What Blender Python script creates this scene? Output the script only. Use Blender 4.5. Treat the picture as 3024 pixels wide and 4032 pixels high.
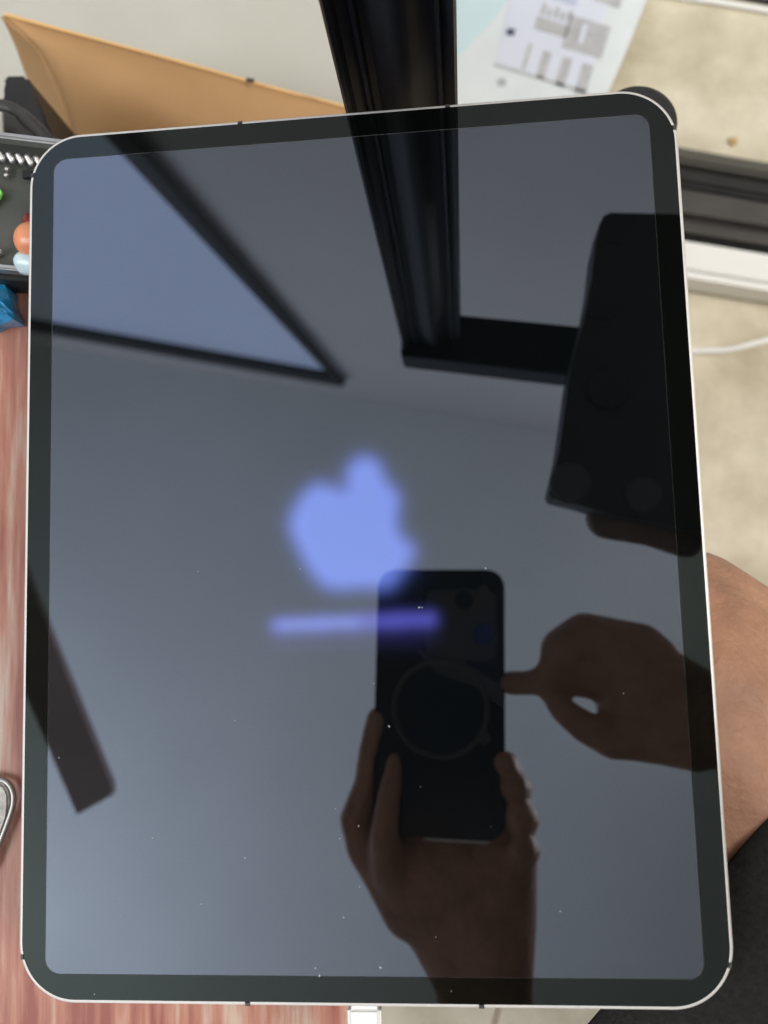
import bpy, bmesh, math, random
import numpy as np
from mathutils import Vector, Matrix
random.seed(4)
for o in list(bpy.data.objects): bpy.data.objects.remove(o)
S = bpy.context.scene
C = S.collection

# ------------------------------------------------------------------ camera
F = 3400.0                                   # focal length in photograph pixels (3024 x 4032)
RC = Matrix(((0.9953108107864223, 0.03892708272482923, 0.0885498286966633),
             (-0.02960101477299887, 0.9941056550235247, -0.10429634017863261),
             (-0.09208783772074797, 0.1011861101178549, 0.9905963866596391)))
CP = Vector((0.034114418464502735, -0.021124907757066966, 0.2681850284583283))
cam_d = bpy.data.cameras.new('camera'); cam = bpy.data.objects.new('camera', cam_d); C.objects.link(cam)
cam.matrix_world = Matrix.Translation(CP) @ RC.to_4x4()
cam_d.sensor_fit = 'VERTICAL'; cam_d.lens = 6.8
cam_d.sensor_height = 6.8 * 4032 / F; cam_d.sensor_width = 6.8 * 3024 / F
cam_d.clip_start = 0.001; cam_d.clip_end = 60
cam_d.dof.use_dof = True; cam_d.dof.focus_distance = 0.285; cam_d.dof.aperture_fstop = 6.8 / 3.3
S.camera = cam

# ------------------------------------------------------------------ world, lamps, exposure
W = bpy.data.worlds.new("World"); S.world = W; W.use_nodes = True
W.node_tree.nodes['Background'].inputs[0].default_value = (0.80, 0.90, 1.0, 1)
W.node_tree.nodes['Background'].inputs[1].default_value = 0.16
S.view_settings.view_transform = 'Standard'; S.view_settings.look = 'None'
S.view_settings.exposure = 0; S.view_settings.gamma = 1

def area(name, loc, aim, sx, sy, power, col):
    d = bpy.data.lights.new(name, 'AREA'); d.shape = 'RECTANGLE'; d.size = sx; d.size_y = sy
    d.energy = power; d.color = col
    o = bpy.data.objects.new(name, d); C.objects.link(o); o.location = loc
    o.rotation_euler = (Vector(aim) - Vector(loc)).to_track_quat('-Z', 'Y').to_euler()
    return o
area('left_window_light', (-2.25, -0.8, 2.3), (-0.1, 0.0, -0.3), 1.4, 1.3, 38, (0.95, 0.97, 1.0))
area('ceiling_fill_light', (-1.8, -1.6, 1.2), (-1.6, -0.9, 2.75), 0.9, 0.9, 60, (0.93, 0.96, 1.0))  # unseen lamp added to brighten the near left of the ceiling
area('right_fill_light', (1.75, -0.1, 2.3), (0.3, 0.2, -0.5), 1.0, 1.0, 75, (1.0, 0.96, 0.88))  # added fill lamp, no window there: lifts the carpet on the right
area('rear_streak_light', (-1.2, -2.3, 0.35), (0.0, 0.2, 0.0), 0.35, 1.0, 4, (0.62, 0.72, 1.0))  # added bluish lamp, no window there: puts streaks on the black column
S.cycles.caustics_reflective = False

# ------------------------------------------------------------------ geometry of views
def ray(px, py):
    return (RC @ Vector(((px - 1512) / F, (2016 - py) / F, -1.0))).normalized()
def D(px, py, z):                            # point at height z in the line of sight
    d = ray(px, py); t = (z - CP.z) / d.z
    return CP + d * t
def R(px, py, h):                            # point at height h seen by reflection in the level glass z = 0
    p = D(px, py, -h); return Vector((p.x, p.y, h))
def refl(px, py):
    d = ray(px, py); q = CP + d * (-CP.z / d.z)
    return q, Vector((d.x, d.y, -d.z))
def RP(px, py, zc):                          # reflected sight line meets the plane at camera depth zc (phone plane)
    q, d = refl(px, py); n = RC.col[2]
    s = (zc - (q - CP).dot(n)) / d.dot(n)
    return q + d * s
def pxl(p):
    v = RC.transposed() @ (p - CP); return (1512 + F * v.x / -v.z, 2016 - F * v.y / -v.z)

# ------------------------------------------------------------------ helpers
def mat(name, col, rough=0.5, metal=0.0, var=0.0, scale=20, stretch=(1, 1, 1), bump=0.0, bscale=None,
        coat=0.0, emit=None, es=0, col2=None, spec=0.5, rot=0.0, detail=5, sss=0):
    m = bpy.data.materials.new(name); m.use_nodes = True
    nt = m.node_tree; b = nt.nodes['Principled BSDF']
    b.inputs['Base Color'].default_value = (*col, 1)
    b.inputs['Roughness'].default_value = rough; b.inputs['Metallic'].default_value = metal
    b.inputs['Specular IOR Level'].default_value = spec
    b.inputs['Coat Weight'].default_value = coat
    if sss:
        b.inputs['Subsurface Weight'].default_value = sss; b.inputs['Subsurface Radius'].default_value = (0.008, 0.003, 0.0015)
    if emit: b.inputs['Emission Color'].default_value = (*emit, 1); b.inputs['Emission Strength'].default_value = es
    tc = nt.nodes.new('ShaderNodeTexCoord'); mp = nt.nodes.new('ShaderNodeMapping')
    mp.inputs['Scale'].default_value = stretch; mp.inputs['Rotation'].default_value = (0, 0, rot)
    nt.links.new(tc.outputs['Object'], mp.inputs['Vector'])
    if var or col2:
        n = nt.nodes.new('ShaderNodeTexNoise'); n.inputs['Scale'].default_value = scale; n.inputs['Detail'].default_value = detail
        n.inputs['Roughness'].default_value = 0.6
        nt.links.new(mp.outputs[0], n.inputs['Vector'])
        r = nt.nodes.new('ShaderNodeValToRGB'); r.color_ramp.elements[0].position = 0.32; r.color_ramp.elements[1].position = 0.68
        c0 = col2 if col2 else tuple(c * (1 - var) for c in col); c1 = tuple(min(1, c * (1 + var)) for c in col)
        r.color_ramp.elements[0].color = (*c0, 1); r.color_ramp.elements[1].color = (*c1, 1)
        nt.links.new(n.outputs[0], r.inputs[0]); nt.links.new(r.outputs[0], b.inputs['Base Color'])
    if bump:
        n2 = nt.nodes.new('ShaderNodeTexNoise'); n2.inputs['Scale'].default_value = bscale or scale * 4; n2.inputs['Detail'].default_value = 4
        nt.links.new(mp.outputs[0], n2.inputs['Vector'])
        bp = nt.nodes.new('ShaderNodeBump'); bp.inputs['Strength'].default_value = bump; bp.inputs['Distance'].default_value = 0.002
        nt.links.new(n2.outputs[0], bp.inputs['Height']); nt.links.new(bp.outputs[0], b.inputs['Normal'])
    return m

def thing(name, label, cat, loc=(0, 0, 0), group=None):
    o = bpy.data.objects.new(name, None); C.objects.link(o); o.location = loc
    o.empty_display_size = 0.02
    o['label'] = label; o['category'] = cat
    if group: o['group'] = group
    return o
def link(name, me, m, parent=None, label=None, cat=None, kind=None, group=None, smooth=True):
    o = bpy.data.objects.new(name, me); C.objects.link(o)
    if m: me.materials.append(m)
    if parent:
        o.parent = parent; o.location = -world_loc(parent)
    if label: o['label'] = label
    if cat: o['category'] = cat
    if kind: o['kind'] = kind
    if group: o['group'] = group
    if smooth:
        for p in me.polygons: p.use_smooth = True
        try: me.set_sharp_from_angle(angle=math.radians(38))
        except Exception: pass
    return o
def world_loc(o):
    v = Vector(o.location)
    while o.parent: o = o.parent; v = v + Vector(o.location)
    return v
def mk(name, verts, faces, m, parent=None, **k):
    me = bpy.data.meshes.new(name); me.from_pydata([tuple(v) for v in verts], [], faces); 
    bm = bmesh.new(); bm.from_mesh(me); bmesh.ops.recalc_face_normals(bm, faces=bm.faces); bm.to_mesh(me); bm.free()
    me.update(); return link(name, me, m, parent, **k)
def bmobj(name, bm, m, parent=None, **k):
    bmesh.ops.recalc_face_normals(bm, faces=bm.faces)
    me = bpy.data.meshes.new(name); bm.to_mesh(me); bm.free(); return link(name, me, m, parent, **k)
def prism(name, pts, up, m, parent=None, bevel=0.0, seg=3, **k):   # polygon pts (Vectors) extruded by vector up, edges bevelled
    bm = bmesh.new(); n = len(pts)
    a = [bm.verts.new(p) for p in pts]; b = [bm.verts.new(p + up) for p in pts]
    bm.faces.new(a); bm.faces.new(b[::-1])
    for i in range(n): bm.faces.new((a[i], a[(i + 1) % n], b[(i + 1) % n], b[i]))
    if bevel: bmesh.ops.bevel(bm, geom=bm.edges[:], offset=bevel, segments=seg, affect='EDGES', clamp_overlap=True)
    return bmobj(name, bm, m, parent, **k)
def box(name, c, s, m, parent=None, bevel=0.0, rz=0, **k):
    c = Vector(c); M = Matrix.Rotation(rz, 3, 'Z')
    pts = [c + M @ Vector((sx * s[0] / 2, sy * s[1] / 2, -s[2] / 2)) for sx, sy in ((-1, -1), (1, -1), (1, 1), (-1, 1))]
    return prism(name, pts, Vector((0, 0, s[2])), m, parent, bevel, **k)
def tube_bm(bm, pts, rs, n=12, cap=True):
    pts = [Vector(p) for p in pts]; rings = []
    if not hasattr(rs, '__len__'): rs = [rs] * len(pts)
    ref = Vector((0.3, 0.2, 1)).normalized()
    for i, p in enumerate(pts):
        t = (pts[min(i + 1, len(pts) - 1)] - pts[max(i - 1, 0)]).normalized()
        u = t.cross(ref)
        if u.length < 0.1: u = t.cross(Vector((1, 0, 0)))
        u.normalize(); v = t.cross(u)
        rings.append([bm.verts.new(p + (u * math.cos(a) + v * math.sin(a)) * rs[i]) for a in [2 * math.pi * j / n for j in range(n)]])
    for a, b in zip(rings, rings[1:]):
        for j in range(n): bm.faces.new((a[j], a[(j + 1) % n], b[(j + 1) % n], b[j]))
    if cap: bm.faces.new(rings[0]); bm.faces.new(rings[-1][::-1])
def tube(name, pts, rs, m, parent=None, n=12, **k):
    bm = bmesh.new(); tube_bm(bm, pts, rs, n); return bmobj(name, bm, m, parent, **k)
def smoothpath(P, n=10):
    P = [Vector(p) for p in P]; P = [2 * P[0] - P[1]] + P + [2 * P[-1] - P[-2]]; out = []
    for i in range(1, len(P) - 2):
        for s in range(n):
            t = s / n; a, b, c, d = P[i - 1:i + 3]
            out.append(0.5 * ((2 * b) + (c - a) * t + (2 * a - 5 * b + 4 * c - d) * t * t + (3 * b - a - 3 * c + d) * t ** 3))
    out.append(P[-2]); return out
def capsule_bm(bm, a, ra, b, rb, n=18):
    a = Vector(a); b = Vector(b); ax = b - a; L = ax.length
    ax = ax / L if L > 1e-6 else Vector((0, 0, 1))
    pts = []; rs = []
    for i in range(7):
        t = math.pi / 2 * i / 6; pts.append(a - ax * ra * math.cos(t) * 0.999); rs.append(max(ra * math.sin(t), ra * 0.03))
    for i in range(7):
        t = math.pi / 2 * i / 6; pts.append(b + ax * rb * math.sin(t) * 0.999); rs.append(max(rb * math.cos(t), rb * 0.03))
    u = ax.cross(Vector((0.3, 0.2, 1)))
    if u.length < .05: u = ax.cross(Vector((1, 0, 0)))
    u.normalize(); v = ax.cross(u); rings = []
    for p, r in zip(pts, rs):
        rings.append([bm.verts.new(p + (u * math.cos(q) + v * math.sin(q)) * r) for q in [2 * math.pi * j / n for j in range(n)]])
    for A, B in zip(rings, rings[1:]):
        for j in range(n): bm.faces.new((A[j], A[(j + 1) % n], B[(j + 1) % n], B[j]))
    bm.faces.new(rings[0]); bm.faces.new(rings[-1][::-1])
def blob(name, caps, m, parent=None, voxel=0.003, it=6, **k):
    bm = bmesh.new()
    for a, ra, b, rb in caps: capsule_bm(bm, a, ra, b, rb)
    o = bmobj(name, bm, m, parent, **k)
    r = o.modifiers.new('remesh', 'REMESH'); r.mode = 'VOXEL'; r.voxel_size = voxel; r.use_smooth_shade = True
    s = o.modifiers.new('smooth', 'SMOOTH'); s.iterations = it; s.factor = 0.5
    return o
def disc(name, c, nrm, r, h, m, parent=None, n=40, bev=0.0, **k):
    bm = bmesh.new(); c = Vector(c); nrm = Vector(nrm).normalized()
    u = nrm.cross(Vector((0, 1, 0.01))).normalized(); v = nrm.cross(u)
    prof = [(0, 0), (r, 0), (r, h - bev), (r - bev, h), (0, h)] if bev else [(0, 0), (r, 0), (r, h), (0, h)]
    rings = []
    for (rr, hh) in prof:
        if rr == 0: rings.append([bm.verts.new(c + nrm * hh)]); continue
        rings.append([bm.verts.new(c + nrm * hh + (u * math.cos(a) + v * math.sin(a)) * rr) for a in [2 * math.pi * j / n for j in range(n)]])
    for A, B in zip(rings, rings[1:]):
        for j in range(n):
            f = [A[j % len(A)], A[(j + 1) % len(A)], B[(j + 1) % len(B)], B[j % len(B)]]
            g = []
            for w in f:
                if w not in g: g.append(w)
            bm.faces.new(g)
    return bmobj(name, bm, m, parent, **k)
def lathe_axis(name, a, b, prof, m, parent=None, n=28, **k):       # prof: (t along a..b, radius)
    a = Vector(a); b = Vector(b)
    bm = bmesh.new(); tube_bm(bm, [a + (b - a) * t + (b - a).normalized() * 1e-5 * i for i, (t, _) in enumerate(prof)], [r for _, r in prof], n)
    return bmobj(name, bm, m, parent, **k)
def rrect(w, h, r, n=14, c=(0, 0)):
    out = []
    for cx, cy, a0 in ((w - r, h - r, 0), (-w + r, h - r, 90), (-w + r, -h + r, 180), (w - r, -h + r, 270)):
        for i in range(n + 1):
            a = math.radians(a0 + 90 * i / n); out.append((c[0] + cx + r * math.cos(a), c[1] + cy + r * math.sin(a)))
    return out

FLOOR = -0.545; CEIL = 2.75; WOOD = -0.045

# ------------------------------------------------------------------ materials
M_carpet = mat('carpet', (0.75, 0.69, 0.55), 0.95, var=0.10, scale=13, bump=0.6, bscale=260, spec=0.1, col2=(0.53, 0.465, 0.34), detail=8)
M_ceiling = mat('ceiling_paint', (0.76, 0.78, 0.80), 0.9, var=0.025, scale=2.2, spec=0.2)
M_wall = mat('wall_paint', (0.60, 0.575, 0.57), 0.9, var=0.02, scale=3, spec=0.2)
M_wood = mat('wood', (0.60, 0.34, 0.24), 0.42, scale=34, stretch=(3.0, 0.22, 1), col2=(0.52, 0.19, 0.125), rot=math.radians(6), bump=0.1, bscale=30, detail=7)
_r = [n_ for n_ in M_wood.node_tree.nodes if n_.type == 'VALTORGB'][0].color_ramp
_r.elements[0].position = .38; _r.elements[1].position = .60
_e = _r.elements.new(.50); _r.elements[1].color = (0.46, 0.20, 0.135, 1); _r.elements[2].color = (0.55, 0.42, 0.33, 1); _r.elements[0].color = (0.28, 0.08, 0.055, 1)
M_alu = mat('aluminium', (0.74, 0.72, 0.69), 0.45, metal=0.15, var=0.02, scale=300)
M_band = mat('antenna_plastic', (0.06, 0.06, 0.06), 0.5)
M_pole = mat('black_powder_coat', (0.010, 0.010, 0.013), 0.50, var=0.2, scale=200, spec=0.2)
M_blk = mat('black_plastic', (0.012, 0.012, 0.012), 0.5, var=0.3, scale=60)
M_blk2 = mat('matte_black', (0.02, 0.02, 0.019), 0.7, var=0.2, scale=40)
M_grey = mat('grey_cardboard', (0.50, 0.49, 0.43), 0.85, var=0.05, scale=9, bump=0.15)
M_env = mat('manila_paper', (0.46, 0.265, 0.115), 0.75, var=0.08, scale=14, bump=0.12, bscale=90)
M_envf = mat('manila_flap', (0.55, 0.30, 0.11), 0.75, var=0.08, scale=14)
M_white = mat('white_plastic', (0.93, 0.93, 0.90), 0.4, var=0.01)
M_mail = mat('white_mailer_film', (0.84, 0.90, 0.93), 0.25, var=0.03, scale=25, bump=0.25, bscale=18, coat=0.5)
M_print = mat('label_grey_ink', (0.54, 0.55, 0.57), 0.6, var=0.12, scale=120)
M_print2 = mat('label_pale_ink', (0.60, 0.66, 0.86), 0.6, var=0.05, scale=60)
M_ink = mat('label_dark_ink', (0.06, 0.08, 0.15), 0.6)
M_skin = mat('skin', (0.46, 0.245, 0.155), 0.55, var=0.17, scale=45, bump=0.6, bscale=210, sss=0.15)
M_cloth = mat('black_cloth', (0.024, 0.023, 0.021), 0.95, var=0.25, scale=500, bump=0.4, bscale=900, spec=0.1)
M_silver = mat('polished_silver', (0.60, 0.59, 0.57), 0.34, metal=0.85, var=0.06, scale=80, bump=0.1)
M_tray = mat('tray_black', (0.075, 0.078, 0.065), 0.55, var=0.12, scale=60)
M_base = mat('dark_metal_bar', (0.05, 0.047, 0.042), 0.45, var=0.15, scale=70)

def gloss_mat(name, col, rough, attr=None, base=(0.001, 0.001, 0.001)):
    m = bpy.data.materials.new(name); m.use_nodes = True; nt = m.node_tree; nt.nodes.clear()
    out = nt.nodes.new('ShaderNodeOutputMaterial'); g = nt.nodes.new('ShaderNodeBsdfGlossy')
    g.inputs['Color'].default_value = (*col, 1); g.inputs['Roughness'].default_value = rough
    d = nt.nodes.new('ShaderNodeBsdfDiffuse'); d.inputs[0].default_value = (*base, 1)
    # faint fingermarks: the coating reflects a few per cent more or less
    tc = nt.nodes.new('ShaderNodeTexCoord'); n = nt.nodes.new('ShaderNodeTexNoise'); n.inputs['Scale'].default_value = 18; n.inputs['Detail'].default_value = 4
    nt.links.new(tc.outputs['Object'], n.inputs['Vector'])
    n9 = nt.nodes.new('ShaderNodeTexNoise'); n9.inputs['Scale'].default_value = 1500; n9.inputs['Detail'].default_value = 1
    nt.links.new(tc.outputs['Object'], n9.inputs['Vector'])
    ad = nt.nodes.new('ShaderNodeMath'); ad.operation = 'MULTIPLY_ADD'; ad.inputs[1].default_value = 1.1; nt.links.new(n9.outputs[0], ad.inputs[0]); 
    sb = nt.nodes.new('ShaderNodeMath'); sb.operation = 'SUBTRACT'; nt.links.new(n.outputs[0], sb.inputs[0]); sb.inputs[1].default_value = 0.55; nt.links.new(sb.outputs[0], ad.inputs[2])
    mx = nt.nodes.new('ShaderNodeMixRGB'); mx.inputs[1].default_value = (*[c * 0.94 for c in col], 1); mx.inputs[2].default_value = (*[c * 1.06 for c in col], 1)
    nt.links.new(ad.outputs[0], mx.inputs[0]); nt.links.new(mx.outputs[0], g.inputs['Color'])
    a = nt.nodes.new('ShaderNodeAddShader'); nt.links.new(g.outputs[0], a.inputs[0]); nt.links.new(d.outputs[0], a.inputs[1]); last = a
    if attr:
        at = nt.nodes.new('ShaderNodeAttribute'); at.attribute_name = attr
        e = nt.nodes.new('ShaderNodeEmission'); nt.links.new(at.outputs['Color'], e.inputs[0]); e.inputs[1].default_value = 1
        a2 = nt.nodes.new('ShaderNodeAddShader'); nt.links.new(a.outputs[0], a2.inputs[0]); nt.links.new(e.outputs[0], a2.inputs[1]); last = a2
    nt.links.new(last.outputs[0], out.inputs[0]); return m
M_bezel = gloss_mat('bezel_glass', (0.034, 0.040, 0.038), 0.0, base=(0.0025, 0.003, 0.0028))
M_screen = gloss_mat('screen_glass', (0.128, 0.144, 0.172), 0.0, attr='glow', base=(0.002, 0.0028, 0.0032))

# ------------------------------------------------------------------ setting: floor, wall, ceiling
def sheet(name, pts, m, sub=1, **k): return mk(name, pts, [tuple(range(len(pts)))], m, smooth=False, **k)
P1 = R(200, 1370, CEIL); P2 = R(2180, 1700, CEIL)
wd = (P2 - P1); wd.z = 0; wd.normalize(); wn = Vector((wd.y, -wd.x, 0))       # wall direction, normal towards the tablet
if wn.y > 0: wn = -wn
def WL(s, z, off=0.0): p = P1 + wd * s + wn * off; return Vector((p.x, p.y, z))
mk('floor', [WL(-4, FLOOR), WL(4.5, FLOOR), WL(4.5, FLOOR, 5), WL(-4, FLOOR, 5)], [(0, 1, 2, 3)], M_carpet, kind='structure', smooth=False)
prism('ceiling', [WL(-4, CEIL, -.1), WL(4.5, CEIL, -.1), WL(4.5, CEIL, 5), WL(-4, CEIL, 5)], Vector((0, 0, .05)), M_ceiling, kind='structure', smooth=False)
prism('wall', [WL(-4, FLOOR), WL(4.5, FLOOR), WL(4.5, FLOOR, -.1), WL(-4, FLOOR, -.1)], Vector((0, 0, CEIL - FLOOR - .001)), M_wall, kind='structure', smooth=False)
bb = prism('skirting_board', [WL(-4, FLOOR + .001), WL(4.5, FLOOR + .001), WL(4.5, FLOOR + .001, .014), WL(-4, FLOOR + .001, .014)], Vector((0, 0, .07)), M_white, kind='structure', bevel=.003)

# window on the wall (seen only in the glass)
def WR(px, py, off=0.0):                      # reflected sight line meets the wall plane
    q, d = refl(px, py); p0 = P1 + wn * off
    s = (p0 - q).dot(wn) / d.dot(wn); return q + d * s
win = thing('window', 'bluish lit window with thin black frame bars meeting at a sharp corner, mirrored at upper left of the screen', 'window', WR(600, 1200))
M_pane = mat('window_daylight', (0.1, 0.1, 0.12), 0.3, emit=(0.66, 0.76, 1.0), es=1.30)
M_frame = mat('window_black_frame', (0.012, 0.012, 0.012), 0.6)
def lineint(px0, py0, px1, py1, t): return px0 + (px1 - px0) * t, py0 + (py1 - py0) * t
tip = WR(1345, 1478, .004); lo = WR(-700, 1120, .004); up = WR(250, 262, .004); uf = WR(-700, 262, .004)
prism('pane', [tip, up, uf, lo], wn * .006, M_pane, win, smooth=False)
def bar(name, quad, th, parent, m=M_frame): return prism(name, [WR(x, y, .010) for x, y in quad], wn * th, m, parent, smooth=False)
bar('frame_bar', [(-700, 1106), (1345, 1470), (1350, 1502), (-700, 1136)], .02, win)
bar('frame_bar', [(1362, 1496), (1292, 1440), (222, 262), (312, 262)], .022, win)

# flat brown bar hanging at lower left of the reflection
M_bar = mat('brown_grey_slat', (0.46, 0.38, 0.40), 0.7, var=0.06, scale=20)
hb = 0.62
q = [R(-260, 1330, hb), R(190, 2480, hb), R(436, 3085, hb), R(440, 3120, hb), R(425, 3140, hb), R(303, 3208, hb), R(-420, 1520, hb)]
prism('slat', q, Vector((0, 0, .012)), M_bar, label='flat brown-grey slat with a square cut end, mirrored at lower left of the screen', cat='slat')

# ------------------------------------------------------------------ pole with cross beam (desk leg)
yf = max(D(1600, 424, 0).y, .1405) + .0035
xL = D(1336, 440, 0).x; xR = D(1806, 420, 0).x
desk = thing('desk_leg', 'glossy black metal column rising behind the tablet, with a crossbeam at its top', 'desk leg', ((xL + xR) / 2, yf + .02, FLOOR))
w = xR - xL; prof = []
def pf(u, v): prof.append((xL + u * w, yf + v))
for u, v in ((0, .030), (0, .008), (.02, .003), (.05, .001), (.09, .0015), (.12, .004), (.20, .0055), (.225, .0035), (.255, .0035), (.275, .0055), (.33, .006),
             (.40, .0045), (.46, .0022), (.52, .0008), (.58, .0006), (.64, .0016), (.70, .0038), (.76, .0052), (.815, .0055), (.84, .0035), (.87, .0030), (.89, .005), (.93, .0045), (.975, .003), (1, .006), (1, .030)):
    pf(u, v)
HB = 0.29
prism('column', [Vector((x, y, FLOOR + .022)) for x, y in prof], Vector((0, 0, HB - FLOOR - .022)), M_pole, desk)
a, b = R(1578, 1400, HB), R(2220, 1475, HB); c, d_ = R(1800, 1238, HB), R(2290, 1285, HB)
prism('crossbeam', [a, a + (b - a) * 3.2, c + (d_ - c) * 4.2, R(1582, 1218, HB)], Vector((0, 0, .03)), M_pole, desk, bevel=.001)
box('foot', ((xL + xR) / 2, yf + .03, FLOOR + .012), (.07, .20, .022), M_pole, desk, bevel=.004)

# black box beside it
HD = 0.20
dev = thing('black_box', 'dull black box with round knobs on its underside, mirrored at upper right of the screen', 'box', R(2600, 1500, HD))
qs = [(2366, 862), (2392, 832), (3150, 850), (2960, 2135), (2420, 2032), (2304, 1994), (2160, 1958), (2200, 1785), (2240, 1500), (2252, 1440), (2300, 1255), (2328, 1105), (2344, 960)]
prism('housing', [R(x, y, HD) for x, y in qs], Vector((0, 0, .03)), M_blk, dev, bevel=.0015)
def dn(px, py, r, h, m, name, seg=40): disc(name, R(px, py, HD), (0, 0, -1), r, h, m, dev, bev=h * .4)
M_knob = mat('dark_grey_knob', (0.08, 0.08, 0.083), 0.6)
dn(2245, 1905, .011, .004, M_knob, 'knob'); dn(2530, 1948, .0095, .004, M_knob, 'knob'); dn(2395, 1530, .012, .003, M_blk2, 'knob')
prism('cover_plate', [R(x, y, HD - .0006) for x, y in ((2400, 860), (2490, 862), (2450, 960), (2385, 950))], Vector((0, 0, -.001)), M_blk2, dev)
prism('cover_plate', [R(x, y, HD - .0006) for x, y in ((2330, 1130), (2480, 1180), (2400, 1260), (2300, 1250))], Vector((0, 0, -.001)), M_blk2, dev)
M_brown = mat('plain_brown', (0.20, 0.12, 0.085), 0.55, var=.25, scale=60, bump=.3)  # unidentified brown shape, built as a rounded lump
blob('lump', [(R(2390, 2040, .225), .012, R(2560, 2075, .225), .011), (R(2560, 2075, .225), .011, R(2700, 2130, .23), .010)], M_brown, voxel=.002,
     label='small unidentified brown rounded lump showing below the edge of the black box', cat='lump')

# ------------------------------------------------------------------ tablet
tab = thing('tablet', 'large silver tablet lying face up, showing a blurred blue apple logo', 'tablet', (0, 0, -.0064))
TW, TH, TR = .2149 / 2, .2806 / 2, .0180
def outline(ins, z, n=16): return [Vector((x, y, z)) for x, y in rrect(TW - ins, TH - ins, TR - ins, n)]
rings = [outline(.0014, -.0064), outline(.0004, -.0060), outline(0, -.0052), outline(0, -.0007), outline(.00018, -.0003), outline(.0005, -.00006), outline(.00085, 0.0), outline(.00112, 0.0), outline(.00118, -.0003)]
n = len(rings[0]); vs = [v for r in rings for v in r]; fs = []
for k in range(len(rings) - 1):
    for j in range(n): fs.append((k * n + j, k * n + (j + 1) % n, (k + 1) * n + (j + 1) % n, (k + 1) * n + j))
fs.append(tuple(range(n))); fs.append(tuple(range((len(rings) - 1) * n, len(rings) * n)))
mk('body', vs, fs, M_alu, tab)
SW, SH, SR = TW - .0087, TH - .0087, .0048
# bezel: ring of black glass round the display
o1 = outline(.00110, 0.00002); i1 = [Vector((x, y, 0.00002)) for x, y in rrect(SW + .0001, SH + .0001, SR, 16)]
mk('bezel', o1 + i1, [(j, (j + 1) % n, n + (j + 1) % n, n + j) for j in range(n)], M_bezel, tab)
# display: grid that carries the glowing picture
xs = np.linspace(-1, 1, 200)
ys = np.concatenate([SH - SR * (1 - np.cos(np.linspace(0, np.pi / 2, 12))), np.linspace(SH - SR, -SH + SR, 260)[1:-1], (-SH + SR) - SR * np.sin(np.linspace(0, np.pi / 2, 12))])
wrow = []
for y in ys:
    e = abs(y) - (SH - SR); wrow.append(SW if e <= 0 else SW - SR + math.sqrt(max(SR * SR - e * e, 1e-10)))
gx = np.array([[u * wv for u in xs] for wv in wrow]); gy = np.array([[y] * len(xs) for y in ys])
P3 = np.stack([gx.ravel(), gy.ravel(), np.full(gx.size, 0.00002)], 1)
Rm = np.array(RC); V = (P3 - np.array(CP)) @ Rm
U = np.stack([1512 + F * V[:, 0] / -V[:, 2], 2016 - F * V[:, 1] / -V[:, 2]], 1)
cell = 6; x0, y0, nx, ny = 700, 1500, 220, 200           # raster of the picture on the display
def rast(poly):
    yy, xx = np.mgrid[0:ny, 0:nx]; X = x0 + xx * cell; Y = y0 + yy * cell
    ins = np.zeros((ny, nx), bool); m_ = len(poly)
    for i in range(m_):
        (ax, ay), (bx, by) = poly[i], poly[(i + 1) % m_]
        if ay == by: continue
        cnd = ((ay > Y) != (by > Y)) & (X < (bx - ax) * (Y - ay) / (by - ay) + ax); ins ^= cnd
    return ins.astype(float)
def gb(A, s):
    s /= cell; r = int(3 * s) + 1; kx = np.exp(-0.5 * (np.arange(-r, r + 1) / s) ** 2); kx /= kx.sum()
    A = np.apply_along_axis(lambda v: np.convolve(v, kx, 'same'), 0, A); return np.apply_along_axis(lambda v: np.convolve(v, kx, 'same'), 1, A)
def cat(P):
    return [(p.x, p.y) for p in smoothpath([(x, y, 0) for x, y in P] + [(*P[0], 0)], 8)][:-1]
apple = cat([(1340, 1935), (1285, 1915), (1255, 1900), (1205, 1935), (1158, 2000), (1140, 2080), (1175, 2160), (1222, 2250), (1290, 2318), (1380, 2318), (1455, 2312), (1530, 2322), (1585, 2255),
             (1640, 2168), (1590, 2130), (1560, 2080), (1565, 2010), (1572, 1950), (1530, 1905), (1470, 1900), (1400, 1930)])
leaf = cat([(1375, 1925), (1368, 1865), (1395, 1812), (1440, 1790), (1490, 1815), (1508, 1870), (1500, 1930)])
def barpoly(xa, xb, yo=0, hw=25): 
    f = lambda x: 2462 - (x - 1060) * .040 + yo
    return [(xa, f(xa) - hw), (xb, f(xb) - hw), (xb + 12, f(xb)), (xb, f(xb) + hw), (xa, f(xa) + hw), (xa - 12, f(xa))]
shr = lambda P: [(1375 + (x - 1375) * .965, 2080 + (y - 2080) * .965) for x, y in P]
A = np.clip(rast(shr(apple)) + rast(shr(leaf)), 0, 1)
core = gb(A, 30); halo = gb(A, 62)
b1 = gb(rast(barpoly(1075, 1710)), 22); b2 = gb(rast(barpoly(1100, 1400, 2, 12)), 22); bh = gb(rast(barpoly(1070, 1700, 45, 35)), 34)
satc = np.clip(core * 1.12, 0, 1)
G = np.zeros((ny, nx, 3))
G += satc[..., None] * np.array([.13, .21, .66]) + (core * (1 - core))[..., None] * np.array([.01, .0, .16]) + (halo * (1 - core))[..., None] * np.array([.018, .03, .10])
G += b1[..., None] * np.array([.085, .09, .48]) + b2[..., None] * np.array([.09, .17, .25]) + bh[..., None] * np.array([.016, .014, .075])
ix = np.clip((U[:, 0] - x0) / cell, 0, nx - 1.001); iy = np.clip((U[:, 1] - y0) / cell, 0, ny - 1.001)
jx, jy = ix.astype(int), iy.astype(int); fx, fy = (ix - jx)[:, None], (iy - jy)[:, None]
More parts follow.
